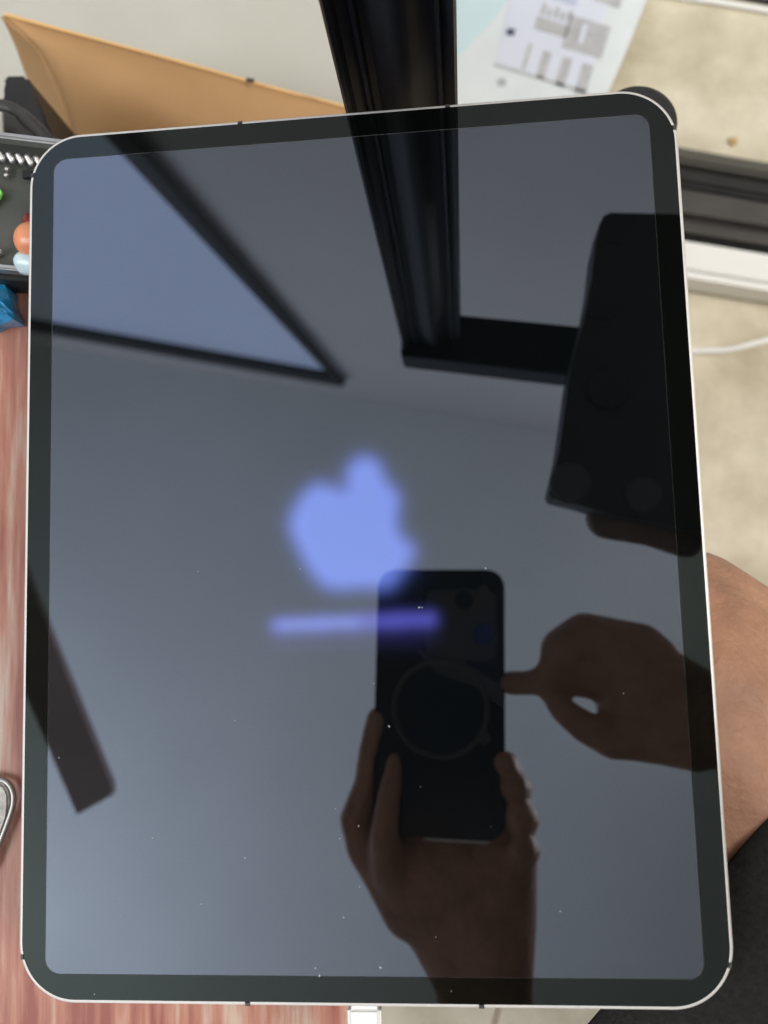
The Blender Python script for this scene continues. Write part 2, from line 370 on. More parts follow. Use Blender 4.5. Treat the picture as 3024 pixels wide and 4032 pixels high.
col = (G[jy, jx] * (1 - fx) * (1 - fy) + G[jy, jx + 1] * fx * (1 - fy) + G[jy + 1, jx] * (1 - fx) * fy + G[jy + 1, jx + 1] * fx * fy)
col[(U[:, 0] < x0 + 5) | (U[:, 0] > x0 + nx * cell - 10) | (U[:, 1] < y0 + 5) | (U[:, 1] > y0 + ny * cell - 10)] = 0
nxv, nyv = len(xs), len(ys)
me = bpy.data.meshes.new('screen')
me.from_pydata(P3.tolist(), [], [(j * nxv + i, (j + 1) * nxv + i, (j + 1) * nxv + i + 1, j * nxv + i + 1) for j in range(nyv - 1) for i in range(nxv - 1)])
at = me.color_attributes.new('glow', 'FLOAT_COLOR', 'POINT')
at.data.foreach_set('color', np.concatenate([col, np.ones((len(col), 1))], 1).astype(np.float32).ravel())
link('screen', me, M_screen, tab, smooth=False)
# antenna bands in the rim
def band(p, along):
    s = (.0016, .0014, .0062) if along == 'x' else (.0014, .0016, .0062)
    box('antenna_band', (p[0], p[1], -.0031), s, M_band, tab)
for px_, along in (((945, 478), 'x'), ((1762, 415), 'x')): band((D(*px_, 0).x, TH - .00075), along)
def rimx(y):
    e = abs(y) - (TH - TR); return TW if e <= 0 else TW - TR + math.sqrt(TR * TR - e * e)
for px_ in ((975, 3966), (1897, 3976)): band((D(*px_, 0).x, -TH + .00062), 'x')
for py_ in (692, 3768): yy_ = D(110, py_, 0).y; band((-rimx(yy_) + .0008, yy_), 'y')
for py_ in (492, 3800): yy_ = D(2780, py_, 0).y; band((rimx(yy_) - .0008, yy_), 'y')
# dust on the glass
dust = [(793, 3560, 1), (925, 2838, 1), (1532, 2860, 1.5), (1650, 2392, 1.2), (1662, 2392, .8), (1912, 2238, 1.3), (1412, 3252, 1.1), (1338, 3302, 1), (965, 3378, 1.1), (1353, 3612, 1.2),
        (1242, 3812, 1.2), (1258, 3842, 1.6), (1498, 3810, 1.6), (2206, 3588, 1.2), (1320, 3185, .8), (1416, 3492, .9), (1182, 2240, .9), (1716, 3690, .8), (2455, 2730, .8), (232, 2984, 1), (480, 3606, .8),
        (1934, 3255, .6), (1655, 3098, .6), (1472, 2692, .8), (1777, 3903, .7), (372, 3915, .8), (780, 2250, .6), (600, 3300, .6)]
bm = bmesh.new()
for x, y, s in dust:
    p = D(x, y, .00012); r = s * .00019
    bmesh.ops.create_icosphere(bm, subdivisions=1, radius=r, matrix=Matrix.Translation(p) @ Matrix.Rotation(x, 4, 'Z') @ Matrix.Diagonal((1.5, .9, .4, 1)))
bmobj('dust_speck', bm, mat('white_dust', (0.55, 0.55, 0.53), 0.9), tab, kind='stuff')

# charging plug in the lower edge
plug = thing('charging_cable', 'white charging plug pushed into the bottom edge of the tablet', 'cable', (D(1437, 3990, -.003).x, -TH - .01, -.0062))
a = D(1372, 3980, -.0032).x; b = D(1503, 3980, -.0032).x; mx_ = (a + b) / 2
box('plug', (mx_, -TH - .0114, -.0032), (b - a, .022, .0058), M_white, plug, bevel=.0012)
box('metal_tip', (mx_, -TH - .0006, -.0032), (.0083, .0018, .0024), M_silver, plug)
tube('cord', smoothpath([(mx_, -TH - .0225, -.0032), (mx_, -TH - .06, -.006), (mx_ + .02, -TH - .10, -.08), (mx_ + .05, -TH - .12, -.3), (mx_ + .1, -TH - .1, FLOOR + .004), (mx_ + .3, -TH - .05, FLOOR + .004)]), .0019, M_white, plug)

# ------------------------------------------------------------------ wooden side table
tbl = thing('wooden_table', 'reddish brown wood-grain side table under the left half of the tablet', 'table', (-.12, -.05, FLOOR))
xr = D(1420, 4000, WOOD).x; xl = D(-700, 2000, WOOD).x; yb = D(1000, 4300, WOOD).y; yt = D(1300, 640, WOOD).y
box('tabletop', ((xl + xr) / 2, (yb + yt) / 2, WOOD - .009), (xr - xl, yt - yb, .018), M_wood, tbl, bevel=.0015)
for sx in (xl + .03, xr - .03):
    for sy in (yb + .03, yt - .03): box('leg', (sx, sy, (FLOOR + WOOD - .018) / 2), (.03, .03, WOOD - .018 - FLOOR), M_wood, tbl, bevel=.002)

# ------------------------------------------------------------------ black tray with its contents
ZT = WOOD + .001
tray = thing('tray', 'black tray with a thin bright metal rim under the upper left corner of the tablet', 'tray', D(60, 800, ZT))
def dz(p, z): return D(p[0], p[1], z)
tl, tr_, br, bl = (-500, 478), (430, 592), (430, 1100), (-500, 1010)
zt = -.028; zr = -.0135
prism('tray_floor', [Vector((dz(p, zt).x, dz(p, zt).y, ZT)) for p in (tl, tr_, br, bl)], Vector((0, 0, zt - ZT)), M_tray, tray)
M_rim = mat('dull_metal_rim', (0.40, 0.39, 0.37), 0.3, metal=0.7, var=.1, scale=60)
def wallstrip(name, p0, p1, z0, z1, th, m, bev=.0004):
    A_, B_ = dz(p0, z1), dz(p1, z1); dirv = (B_ - A_).normalized(); nn = Vector((-dirv.y, dirv.x, 0)) * th
    A_ = Vector((A_.x, A_.y, z0)); B_ = Vector((B_.x, B_.y, z0))
    return prism(name, [A_, B_, B_ + nn, A_ + nn], Vector((0, 0, z1 - z0)), m, tray, bevel=bev)
wallstrip('back_rim', (-500, 478), (420, 590), zt + .0003, zr, .0022, M_rim, .0008)
wallstrip('back_wall', (-500, 500), (420, 612), zt + .0003, zr - .002, .0018, M_tray)
wallstrip('front_rim', (-500, 1010), (420, 1098), zt + .0003, zt + .006, .0018, M_rim, .0006)
wallstrip('front_wall', (-500, 1062), (420, 1128), WOOD + .0005, zt - .001, .003, M_blk)
# silver twisted chain lying along the back of the tray: short pairs of slanted links
ch = thing('chain', 'silver twisted chain lying along the back of the black tray', 'chain', dz((60, 620), zt))
zc_ = zt + .004
lm = None
for i in range(9):
    cx = -120 + i * 37; cy = 585 + (cx + 20) * .16
    for (ox, oy, L_, r_) in ((0, 0, 44, 10), (14, 26, 30, 9.5), (22, -18, 18, 8)):
        p = dz((cx + ox - L_ * .22, cy + oy - L_ * .45), zc_); q2 = dz((cx + ox + L_ * .22, cy + oy + L_ * .45), zc_ - .001)
        bm = bmesh.new(); capsule_bm(bm, p, r_ * .46 / 3400, q2, r_ * .46 / 3400, 10); bmobj('link', bm, M_silver, ch)
bm = bmesh.new(); 
for i in range(2): 
    p = dz((26 + i * 3, 690 - i * 24), zt + .002); bmesh.ops.create_uvsphere(bm, u_segments=12, v_segments=8, radius=.0011, matrix=Matrix.Translation(p))
bmobj('bead', bm, M_silver, label='tiny silver bead lying in the tray below the chain', cat='bead')
M_orange = mat('orange_cap', (0.85, 0.33, 0.16), 0.35, coat=.3, sss=.2)
zf = zt + .008
blob('marker_bulb', [(dz((128, 945), zf), .0066, dz((170, 945), zf), .0066)], M_orange, voxel=.0008, it=4, label='glossy orange rounded cap in the tray, half under the tablet', cat='cap')
M_red = mat('dark_red_plastic', (0.30, 0.01, 0.03), 0.3, coat=.4)
lathe_axis('red_tip', dz((150, 893), zf), dz((95, 852), zf - .003), [(0, .004), (.5, .0034), (.8, .0018), (1, .0004)], M_red, label='dark crimson pointed tip just above the orange cap', cat='tip')
M_pale = mat('pale_blue_plastic', (0.62, 0.80, 0.84), 0.3, coat=.4)
blob('pale_blue_cap', [(dz((95, 1030), zf - .002), .0038, dz((160, 1032), zf - .002), .0042), (dz((100, 1046), zf - .003), .0035, dz((160, 1046), zf - .002), .0042)], M_pale, voxel=.0007, it=4, label='pale blue rounded cap under the orange cap in the tray', cat='cap')
M_green = mat('bright_green', (0.30, 0.85, 0.16), 0.5)
prism('green_sticker', [dz(p, zt + .0025) for p in ((-60, 735), (4, 748), (13, 762), (4, 785), (-60, 830))], Vector((0, 0, .0012)), M_green, label='bright green tag in the tray at the left edge of the photo', cat='tag')
prism('silver_clip', [dz(p, zt + .001) for p in ((-60, 985), (8, 988), (24, 998), (10, 1012), (-60, 1030))], Vector((0, 0, .003)), M_silver, bevel=.0006, label='small silver clip in the lower left of the tray', cat='clip')
prism('black_tab', [dz(p, zt + .001) for p in ((98, 680), (135, 680), (135, 708), (98, 708))], Vector((0, 0, .002)), M_blk, tray)

# blue glossy wrapper on the wood
bpk = thing('blue_wrapper', 'shiny blue crumpled wrapper on the wooden table at the left edge', 'wrapper', dz((10, 1180), WOOD))
M_blue = mat('blue_foil', (0.03, 0.33, 0.66), 0.22, metal=0.3, coat=.6, var=.5, scale=130, bump=.5, bscale=160)
P = [(-120, 1085), (-2, 1078), (22, 1130), (40, 1180), (57, 1238), (50, 1256), (2, 1278), (-120, 1330)]
bm = bmesh.new(); cen = bm.verts.new(dz((-30, 1190), WOOD + .013)); out_ = [bm.verts.new(dz(p, WOOD + .006 + .004 * ((i * 7) % 3) / 2)) for i, p in enumerate(P)]
mid = [bm.verts.new((v.co * .5 + cen.co * .5) + Vector((0, 0, .003 * ((i * 5) % 4 - 1) / 3))) for i, v in enumerate(out_)]; bot = [bm.verts.new(Vector((v.co.x * .97 + cen.co.x * .03, v.co.y * .97 + cen.co.y * .03, WOOD + .0005))) for v in out_]
for i in range(len(P)):
    j = (i + 1) % len(P); bm.faces.new((cen, mid[i], mid[j])); bm.faces.new((mid[i], out_[i], out_[j], mid[j])); bm.faces.new((out_[i], bot[i], bot[j], out_[j]))
bm.faces.new(bot)
bmobj('foil', bm, M_blue, bpk, smooth=False)

# silver rounded tag on the wood
tg = thing('silver_tag', 'rounded silver metal plate with raised rim on the wooden table, cut by the left edge', 'metal plate', dz((0, 3250), WOOD))
ol = [(-160, 3060), (-60, 3062), (10, 3072), (38, 3092), (52, 3125), (52, 3165), (38, 3215), (10, 3290), (-20, 3365), (-60, 3440), (-160, 3460)]
zp = WOOD + .003
prism('plate', [dz(p, WOOD + .0004) for p in [(x - 5, y) for x, y in ol]], Vector((0, 0, .0025)), mat('scuffed_silver', (0.52, 0.51, 0.46), 0.6, metal=0.2, var=.35, scale=220), tg, bevel=.0008)
tube('rim', smoothpath([dz(p, zp) for p in ol], 5), .0010, M_rim, tg)

# ------------------------------------------------------------------ behind: grey box, envelope, black bag, cable
ZG = -.27
gb_ = thing('grey_box', 'large light grey cardboard box behind the tablet at upper left', 'box', (D(600, 200, ZG).x, D(600, 200, ZG).y, FLOOR))
pts = [D(-500, -500, ZG), D(1560, -500, ZG), D(1600, 900, ZG), D(-500, 760, ZG)]
pts = [Vector((p.x, p.y, FLOOR + .001)) for p in pts]
prism('carton', pts, Vector((0, 0, ZG - FLOOR - .001)), M_grey, gb_, bevel=.003)
env = thing('envelope', 'orange manila envelope with a folded left edge leaning on the grey box', 'envelope', D(700, 500, -.20))
def grid_sheet(name, c00, c10, c11, c01, nu, nv, warp, m, parent, th=.0012, **k):
    V_ = []; F_ = []
    for j in range(nv + 1):
        for i in range(nu + 1):
            u, v = i / nu, j / nv
            p = c00 * (1 - u) * (1 - v) + c10 * u * (1 - v) + c11 * u * v + c01 * (1 - u) * v
            V_.append(p + warp(u, v))
    for j in range(nv):
        for i in range(nu): F_.append((j * (nu + 1) + i, j * (nu + 1) + i + 1, (j + 1) * (nu + 1) + i + 1, (j + 1) * (nu + 1) + i))
    o = mk(name, V_, F_, m, parent, **k); s = o.modifiers.new('thickness', 'SOLIDIFY'); s.thickness = th; s.offset = -1; return o
c0 = D(12, 58, -.15); c1 = D(1400, 432, -.225); c2 = D(1900, 1000, -.25); c3 = D(520, 900, -.235)
# main face: from the crease line to the right
cr = [D(18, 66, -.149), D(90, 128, -.152), D(160, 195, -.158), D(205, 275, -.165), D(240, 350, -.173), D(275, 440, -.184), D(296, 530, -.195), D(330, 760, -.215)]
tp = [D(18, 60, -.149), D(250, 124, -.163), D(480, 186, -.178), D(710, 248, -.192), D(940, 312, -.205), D(1130, 364, -.214), D(1290, 405, -.222), D(1600, 485, -.232)]
V_ = []; nj = 8
for i in range(8):
    for j in range(nj + 1):
        t = j / nj; p = cr[i] * (1 - t) + (tp[-1] + (c2 - tp[-1]) * i / 7) * t
        # upper rail follows tp, lower fans to the hidden right side
        V_.append(p)
# Coons-like patch between top rail and hidden bottom rail
bt = [D(330 + 230 * i, 760 + 40 * i, -.215 - .004 * i) for i in range(8)]
V_ = []
for i in range(25):
    u = i / 24 * 7; k0 = min(int(u), 6); f = u - k0
    T_ = tp[k0] * (1 - f) + tp[k0 + 1] * f; B_ = bt[k0] * (1 - f) + bt[k0 + 1] * f
    for j in range(15):
        v = j / 14 * 7; l0 = min(int(v), 6); g = v - l0
        L_ = cr[l0] * (1 - g) + cr[l0 + 1] * g
        lin = T_ * (1 - v / 7) + B_ * (v / 7); lin0 = tp[0] * (1 - v / 7) + bt[0] * (v / 7)
        V_.append(lin + (L_ - lin0) * (1 - u / 7) + Vector((0, 0, .0035 * math.sin(u * 1.1) * math.sin(v * .45))))
o = mk('front_sheet', V_, [(i * 15 + j, (i + 1) * 15 + j, (i + 1) * 15 + j + 1, i * 15 + j + 1) for i in range(24) for j in range(14)], M_env, env)
s = o.modifiers.new('thickness', 'SOLIDIFY'); s.thickness = .0012
# folded side: from the outer left edge to the crease
le = [D(10, 62, -.150), D(40, 118, -.162), D(72, 190, -.176), D(98, 265, -.188), D(125, 340, -.198), D(158, 425, -.210), D(200, 525, -.222), D(260, 760, -.24)]
V_ = []
for a_, b_ in zip(le, cr):
    for j in range(6): V_.append(a_.lerp(b_, j / 5) + Vector((0, 0, -.0015 * math.sin(j / 5 * math.pi))))
o = mk('side_fold', V_, [(i * 6 + j, (i + 1) * 6 + j, (i + 1) * 6 + j + 1, i * 6 + j + 1) for i in range(7) for j in range(5)], M_env, env)
s = o.modifiers.new('thickness', 'SOLIDIFY'); s.thickness = .0012
tube('edge_fold', smoothpath([p + Vector((0, 0, .0006)) for p in tp], 4), .0011, mat('manila_light', (0.85, 0.52, 0.20), .7), env, n=8)
box('staple', D(985, 316, -.200), (.0045, .0018, .0015), M_base, env, rz=-.25)

bag = thing('black_bag', 'black fabric bag squeezed between the tray and the envelope', 'bag', dz((60, 420), -.10))
prism('bag_body', [D(x, y, -.12) for x, y in ((6, 292), (100, 290), (118, 330), (250, 640), (-300, 640), (-300, 470), (10, 430), (32, 380), (30, 345), (10, 325))], Vector((0, 0, -.10)), M_blk, bag, bevel=.004)
tube('grey_cable', smoothpath([D(-200, 395, -.075), D(0, 418, -.075), D(70, 445, -.075), D(130, 492, -.07), D(200, 570, -.07), D(260, 680, -.08)]), .0030, mat('dark_grey_rubber', (.045, .045, .043), .45),
     label='dark grey round cable curving over the black bag', cat='cable')
prism('grey_card', [D(x, y, -.066) for x, y in ((-200, 440), (14, 447), (16, 500), (20, 560), (-200, 560))], Vector((0, 0, .0015)), M_grey, label='light grey card under the dark cable at the left edge', cat='card')
prism('dark_panel', [D(x, y, -.074) for x, y in ((14, 440), (60, 462), (120, 505), (180, 600), (0, 600))], Vector((0, 0, .0015)), M_base, bag)

# ------------------------------------------------------------------ white mailer with printed label
ZM = FLOOR + .03
mlr = thing('mailer', 'white plastic mailer with grey printed barcode label lying on the carpet beside the column', 'parcel', D(2100, 150, FLOOR))
co = [(1650, -500), (2690, -420), (2545, 0), (2460, 215), (2385, 380), (2330, 560), (1500, 760), (1560, 200)]
prism('bag', [D(x, y, ZM) + Vector((0, 0, -.029)) for x, y in co], Vector((0, 0, .029)), M_mail, mlr, bevel=.006, seg=4)
def pr(quad, m, name='print', dz_=.0006): prism(name, [D(x, y, ZM + dz_) for x, y in quad], Vector((0, 0, .0004)), m, mlr, smooth=False)
M_lab = mat('label_paper', (0.80, 0.84, 0.97), 0.45, coat=.3)  # blue of the glare mixed into the paper colour
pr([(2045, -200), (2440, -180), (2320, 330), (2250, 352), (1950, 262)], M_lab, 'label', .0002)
def L(u, v):        # label frame: u along the print lines, v across, in the skewed label space
    ox, oy = 1990, 262; return (ox + u * 300 + v * 92, oy + u * 92 - v * 300)
def qd(u0, v0, u1, v1): return [L(u0, v0), L(u1, v0), L(u1, v1), L(u0, v1)]
for (u0, u1, v0, v1) in ((.20, .245, .03, .36), (.40, .51, -.02, .33), (.66, .78, -.04, .33), (.92, 1.06, -.06, .33)): pr(qd(u0, v0, u1, v1), M_print, 'barcode_bar')
pr(qd(-.14, -.03, 1.08, .005), M_print, 'print_line')
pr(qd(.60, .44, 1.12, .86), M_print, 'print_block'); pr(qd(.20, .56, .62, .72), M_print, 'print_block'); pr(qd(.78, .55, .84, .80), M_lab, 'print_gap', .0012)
pr(qd(-.06, .98, .62, 1.4), M_print2, 'print_block')
for i in range(5): pr(qd(.22 + i * .085, .76, .275 + i * .085, .90 - (i % 2) * .04), M_print, 'print_letter')
pr(qd(.48, 1.12, 1.15, 1.32), M_print, 'print_block')
pr([(1700, -300), (2045, -300), (2040, -60), (1960, 60), (1700, 330)], mat('pale_blue_glare', (0.72, 0.90, 0.97), .2, coat=.6, var=.03, scale=12), 'glare_patch', .0001)  # cyan glare on the plastic, painted as a thin pale sheet
pr([(1998, 112), (2030, 116), (2023, 140), (1993, 136)], M_ink, 'dark_square', .0014)
pr([(x - 1, y) for x, y in ((1960, 312), (1985, 308), (1998, 325), (1985, 340), (1962, 338))], M_print, 'print_spot')

# ------------------------------------------------------------------ right side floor things
def floorbox(name, quad, z, m, parent=None, bevel=.004, seg=3, **k):
    pts = [D(x, y, z) for x, y in quad]; pts = [Vector((p.x, p.y, FLOOR + .001)) for p in pts]
    return prism(name, pts, Vector((0, 0, z - FLOOR - .001)), m, parent, bevel=bevel, seg=seg, **k)
bs = thing('metal_rail', 'dark metal bar lying across the carpet right of the tablet', 'bar', D(2900, 750, FLOOR))
M_railtop = mat('rail_grey_lip', (0.105, 0.10, 0.085), 0.45, metal=.3)
floorbox('lip', [(2300, 508), (3300, 682), (3300, 742), (2300, 568)], FLOOR + .052, M_railtop, bs, .003)
floorbox('channel', [(2300, 562), (3300, 730), (3300, 830), (2300, 655)], FLOOR + .040, M_blk2, bs, .004)
floorbox('face', [(2300, 650), (3300, 822), (3300, 985), (2300, 825)], FLOOR + .048, mat('rail_face', (0.085, 0.08, 0.074), 0.4, metal=.4, var=.1, scale=30), bs, .012, 5)
floorbox('dark_edge', [(2300, 826), (3300, 986), (3300, 1030), (2300, 868)], FLOOR + .030, M_blk2, bs, .003)  # low black band along the side of the bar
wb = thing('white_rail', 'white painted bar lying beside the dark metal bar', 'bar', D(2900, 1000, FLOOR))
floorbox('top_face', [(2300, 872), (3300, 1036), (3300, 1180), (2300, 1015)], FLOOR + .040, M_white, wb, .006, 4)
floorbox('lower_lip', [(2300, 1010), (3300, 1176), (3300, 1205), (2300, 1032)], FLOOR + .022, M_white, wb, .003)
tube('white_cable', smoothpath([D(2400, 1400, FLOOR + .005), D(2600, 1385, FLOOR + .005), D(2750, 1382, FLOOR + .005), D(2860, 1378, FLOOR + .006), D(2940, 1360, FLOOR + .008), D(3024, 1340, FLOOR + .006), D(3200, 1310, FLOOR + .005)]), .0030, M_white,
     label='white charging cord lying on the carpet right of the tablet', cat='cable')
tube('white_wire', smoothpath([D(2560, -30, FLOOR + .004), D(2700, -10, FLOOR + .004), D(2860, 14, FLOOR + .004), D(3024, 42, FLOOR + .004), D(3200, 80, FLOOR + .004)]), .0028, M_white,
     label='thin white wire crossing the carpet in the top right corner', cat='wire')
floorbox('dark_mat', [(2800, -420), (3500, -400), (3500, 60), (3040, 8), (2850, -22)], FLOOR + .006, M_blk2, None, .002, label='dark mat just behind the white wire in the top right corner', cat='mat')
prism('orange_crumb', [D(x, y, FLOOR + .002) for x, y in ((2868, 545), (2896, 543), (2904, 562), (2890, 578), (2872, 566))], Vector((0, 0, .003)), mat('crumb_orange', (.58, .40, .18), .8), bevel=.001,
      label='tiny orange crumb on the carpet above the dark metal bar', cat='crumb')
st = thing('round_stand', 'black round cap of a stand peeking out behind the upper right corner of the tablet', 'stand', Vector((D(2520, 480, -.09).x, D(2520, 480, -.09).y, FLOOR)))
cst = D(2512, 478, -.085)
disc('cap', (cst.x, cst.y, -.095), (0, 0, 1), 158 * .353 / F, .012, M_blk, st, bev=.003)
tube('post', [(cst.x, cst.y, FLOOR + .01), (cst.x, cst.y, -.095)], .008, M_blk, st)
disc('stand_base', (cst.x, cst.y, FLOOR + .001), (0, 0, 1), .03, .01, M_blk, st, bev=.003)

# ------------------------------------------------------------------ phone (takes the picture; seen in the glass)
nC = Vector(RC.col[2]); zb = .0042
ph = thing('phone', 'black phone with a ring on its back, mirrored in the tablet screen', 'phone', RP(1750, 3000, .008))
pTL, pTR = RP(1490, 2243, zb), RP(1986, 2243, zb)
ux = (pTR - pTL); PW = ux.length; ux.normalize(); dv = (RP(1490, 2900, zb) - pTL); uy = -(dv - ux * dv.dot(ux)).normalized()
PH = .160; pc = pTL + ux * PW / 2 - uy * PH / 2
def phl(x, y, z=0): return pc + ux * x + uy * y + nC * z
def ext_out(name, pts2, z0, z1, m, parent, bevel=0, seg=3): return prism(name, [phl(x, y, z0) for x, y in pts2], nC * (z1 - z0), m, parent, bevel=bevel, seg=seg)
M_phb = mat('phone_back', (0.010, 0.011, 0.013), 0.22, spec=.6); M_mod = mat('camera_bump_glass', (0.075, 0.073, 0.075), 0.35, coat=.4)
M_lens = mat('lens_glass', (0.003, 0.003, 0.004), 0.05, coat=1); M_ring = mat('dark_grey_ring', (0.09, 0.09, 0.09), 0.4)
ext_out('body', rrect(PW / 2, PH / 2, .011, 8), 0, .0088, M_phb, ph, .0008)
def loc2(px, py): v = RP(px, py, zb) - pc; return v.dot(ux), v.dot(uy)
mx0, my0 = loc2(1790, 2460)
ext_out('camera_bump', rrect(.0215, .0215, .006, 8, (mx0 + .004, my0)), -.0006, 0.0002, M_mod, ph, .0003)
# the lens that takes the picture sits round the camera; two more beside it
for (px_, py_, r_, zz) in ((1828, 2363, .0072, -.0006), (1905, 2500, .0085, -.0010)):
    x_, y_ = loc2(px_, py_); disc('lens_ring', phl(x_, y_, zz), -nC, r_, .0008, M_ring, ph); disc('lens', phl(x_, y_, zz - .0008), -nC, r_ * .8, .0004, M_lens, ph)
x_, y_ = loc2(1905, 2325); disc('flash', phl(x_, y_, -.0006), -nC, .003, .0003, M_ring, ph)
x_, y_ = loc2(1735, 2790); rr_ = .0285
bm = bmesh.new(); cc = phl(x_, y_, -.0012)
tube_bm(bm, [cc + (ux * math.cos(a) + uy * math.sin(a)) * rr_ for a in [2 * math.pi * j / 64 for j in range(65)]], .0014, 8); bmobj('grip_ring', bm, M_ring, ph)
x0_, y0_ = loc2(1610, 2590)
ext_out('glare_strip', [loc2(1640, 2560), loc2(1800, 2590), loc2(1975, 2700), loc2(1985, 2790), loc2(1870, 2700), loc2(1720, 2650)], -.0006, -.0001, M_mod, ph)  # diagonal glare on the phone's back, modelled as a paler plate
prism('edge_highlight', [phl(x_, y_, z_) for x_, y_, z_ in ((-PW * .10, -PH / 2 - .0002, .0006), (PW * .38, -PH / 2 - .0002, .0006), (PW * .38, -PH / 2 - .0002, -.0010), (-PW * .10, -PH / 2 - .0002, -.0010))], -uy * .0010, M_white, ph)  # highlight on the phone's lower edge, put in as a white strip
x_, y_ = loc2(1905, 2905); disc('round_dot', phl(x_, y_, -.0002), -nC, .004, .0005, M_ring, ph)

# ------------------------------------------------------------------ person
per = thing('person', 'person in black shorts, bare knee under the tablet, hands mirrored in its screen', 'person', (.42, -.36, FLOOR))
def hp(px, py, r, zc): p = RP(px, py, zc); return p, r * ((p.z + CP.z) / F)
caps = []
def chain(*pts):
    for a_, b_ in zip(pts, pts[1:]):
        (pa, ra), (pb, rb) = hp(*a_), hp(*b_); caps.append((pa, ra, pb, rb))
# hand under the phone
zh = .036
chain((1905, 4250, 185, zh), (1908, 3900, 178, zh), (1912, 3650, 190, zh))
chain((1890, 3850, 170, zh), (1700, 3560, 145, zh), (1655, 3350, 145, zh), (1640, 3180, 110, zh))
chain((1640, 3430, 150, zh), (1940, 3430, 150, zh)); chain((1940, 3640, 165, zh), (1962, 3400, 148, zh), (1962, 3180, 130, zh), (1940, 3080, 100, zh)); chain((1650, 3250, 110, zh), (1950, 3200, 120, zh))
chain((1800, 3500, 160, zh), (1800, 3200, 130, zh))
chain((1620, 3580, 115, zh), (1530, 3440, 100, zh - .004), (1445, 3330, 84, zh - .012), (1402, 3228, 66, zh - .018), (1448, 3090, 56, zh - .022), (1466, 2960, 56, zh - .024), (1490, 2830, 50, zh - .026))
chain((1600, 3520, 95, zh - .006), (1535, 3420, 78, zh - .018), (1512, 3300, 58, .000), (1530, 3150, 48, -.003), (1548, 3050, 40, -.004), (1552, 2985, 28, -.003))
for (y_, x_, r_) in ((3010, 2000, 50), (3105, 2036, 60), (3225, 2060, 64), (3350, 2066, 62)):
    chain((1900, y_ + 60, r_ + 12, zh), (x_ - 20, y_ + 10, r_ + 4, zh - .006), (x_, y_, r_, .014), (x_ - 14, y_ - 8, r_ - 4, .004))
# hand pinching the phone's side
zk = .004
chain((3150, 2885, 150, zk), (2830, 2850, 165, zk), (2700, 2830, 175, zk + .002))
chain((2720, 2790, 165, zk), (2530, 2620, 120, zk + .006)); chain((2720, 2870, 160, zk), (2560, 2880, 120, zk), (2420, 2905, 84, zk - .004), (2310, 2868, 62, zk - .006), (2215, 2796, 52, zk - .006), (2155, 2715, 40, zk - .004))
chain((2560, 2700, 110, zk + .012), (2480, 2650, 90, zk + .018))
chain((2560, 2600, 110, zk), (2420, 2525, 82, zk - .004), (2280, 2500, 72, zk - .006), (2195, 2560, 62, zk - .006), (2160, 2660, 50, zk - .004), (2090, 2690, 50, zk), (2008, 2690, 48, zk + .004))
chain((2560, 2600, 90, zk + .012), (2420, 2545, 66, zk + .018), (2290, 2560, 60, zk + .020), (2230, 2640, 52, zk + .018))
chain((2580, 2640, 80, zk + .020), (2450, 2600, 62, zk + .030), (2340, 2620, 56, zk + .032), (2300, 2680, 48, zk + .028))
chain((2520, 2560, 105, zk), (2300, 2505, 92, zk - .002), (2215, 2560, 88, zk), (2205, 2640, 60, zk))
chain((2560, 2720, 120, zk + .004), (2420, 2640, 88, zk + .004), (2290, 2630, 62, zk + .004))
chain((2620, 2800, 120, zk), (2470, 2780, 92, zk + .002))
chain((2400, 2680, 84, zk + .006), (2260, 2675, 66, zk + .004))
chain((2470, 2790, 84, zk + .004), (2400, 2800, 52, zk + .006))
chain((2600, 2700, 80, zk + .024), (2500, 2670, 56, zk + .038), (2420, 2690, 48, zk + .038), (2400, 2730, 42, zk + .032))
wl = hp(1905, 4250, 185, zh - .005)[0]; wr = hp(3150, 2885, 150, zk)[0]
eL = Vector((.14, -.50, .10)); sL = Vector((.31, -.50, .34)); eR = Vector((.44, -.13, .10)); sR = Vector((.54, -.22, .34))
def cp(a, ra, b, rb): caps.append((Vector(a), ra, Vector(b), rb))
cp(wl, .029, eL, .042); cp(eL, .042, sL, .052); cp(wr, .025, eR, .040); cp(eR, .040, sR, .052)
cp(sL, .055, (.43, -.37, .36), .07); cp(sR, .055, (.43, -.37, .36), .07)
cp((.43, -.37, .34), .10, (.45, -.39, .10), .11); cp((.45, -.39, .10), .115, (.46, -.42, -.10), .13); cp((.40, -.45, .28), .09, (.49, -.30, .28), .09)
cp((.43, -.37, .38), .05, (.42, -.355, .47), .048); cp((.42, -.355, .57), .088, (.395, -.335, .50), .062); cp((.43, -.365, .57), .092, (.41, -.345, .54), .085)
cp((.335, -.28, .535), .010, (.325, -.272, .515), .013)
knee = D(2500, 2900, -.0925); hem = D(2965, 3298, -.0896); ax = (hem - knee).normalized()
kr = .0800; hip = knee + ax * .42; hip.z = -.18
cp(knee, kr, knee + ax * .10 + Vector((0, 0, -.02)), .080); cp(knee + ax * .10 + Vector((0, 0, -.02)), .080, hip, .092)
cp(hip, .098, (.46, -.42, -.12), .12)
ank = Vector((knee.x + .01, knee.y + .0, FLOOR + .07)); cp(knee + Vector((0, 0, -.03)), .062, (knee + ank) / 2 + Vector((.02, -.01, .03)), .052); cp((knee + ank) / 2 + Vector((.02, -.01, .03)), .052, ank, .034)
cp(ank + Vector((.01, -.01, -.03)), .034, ank + Vector((-.09, .09, -.045)), .022); cp(ank + Vector((-.09, .09, -.045)), .022, ank + Vector((-.13, .12, -.05)), .017)
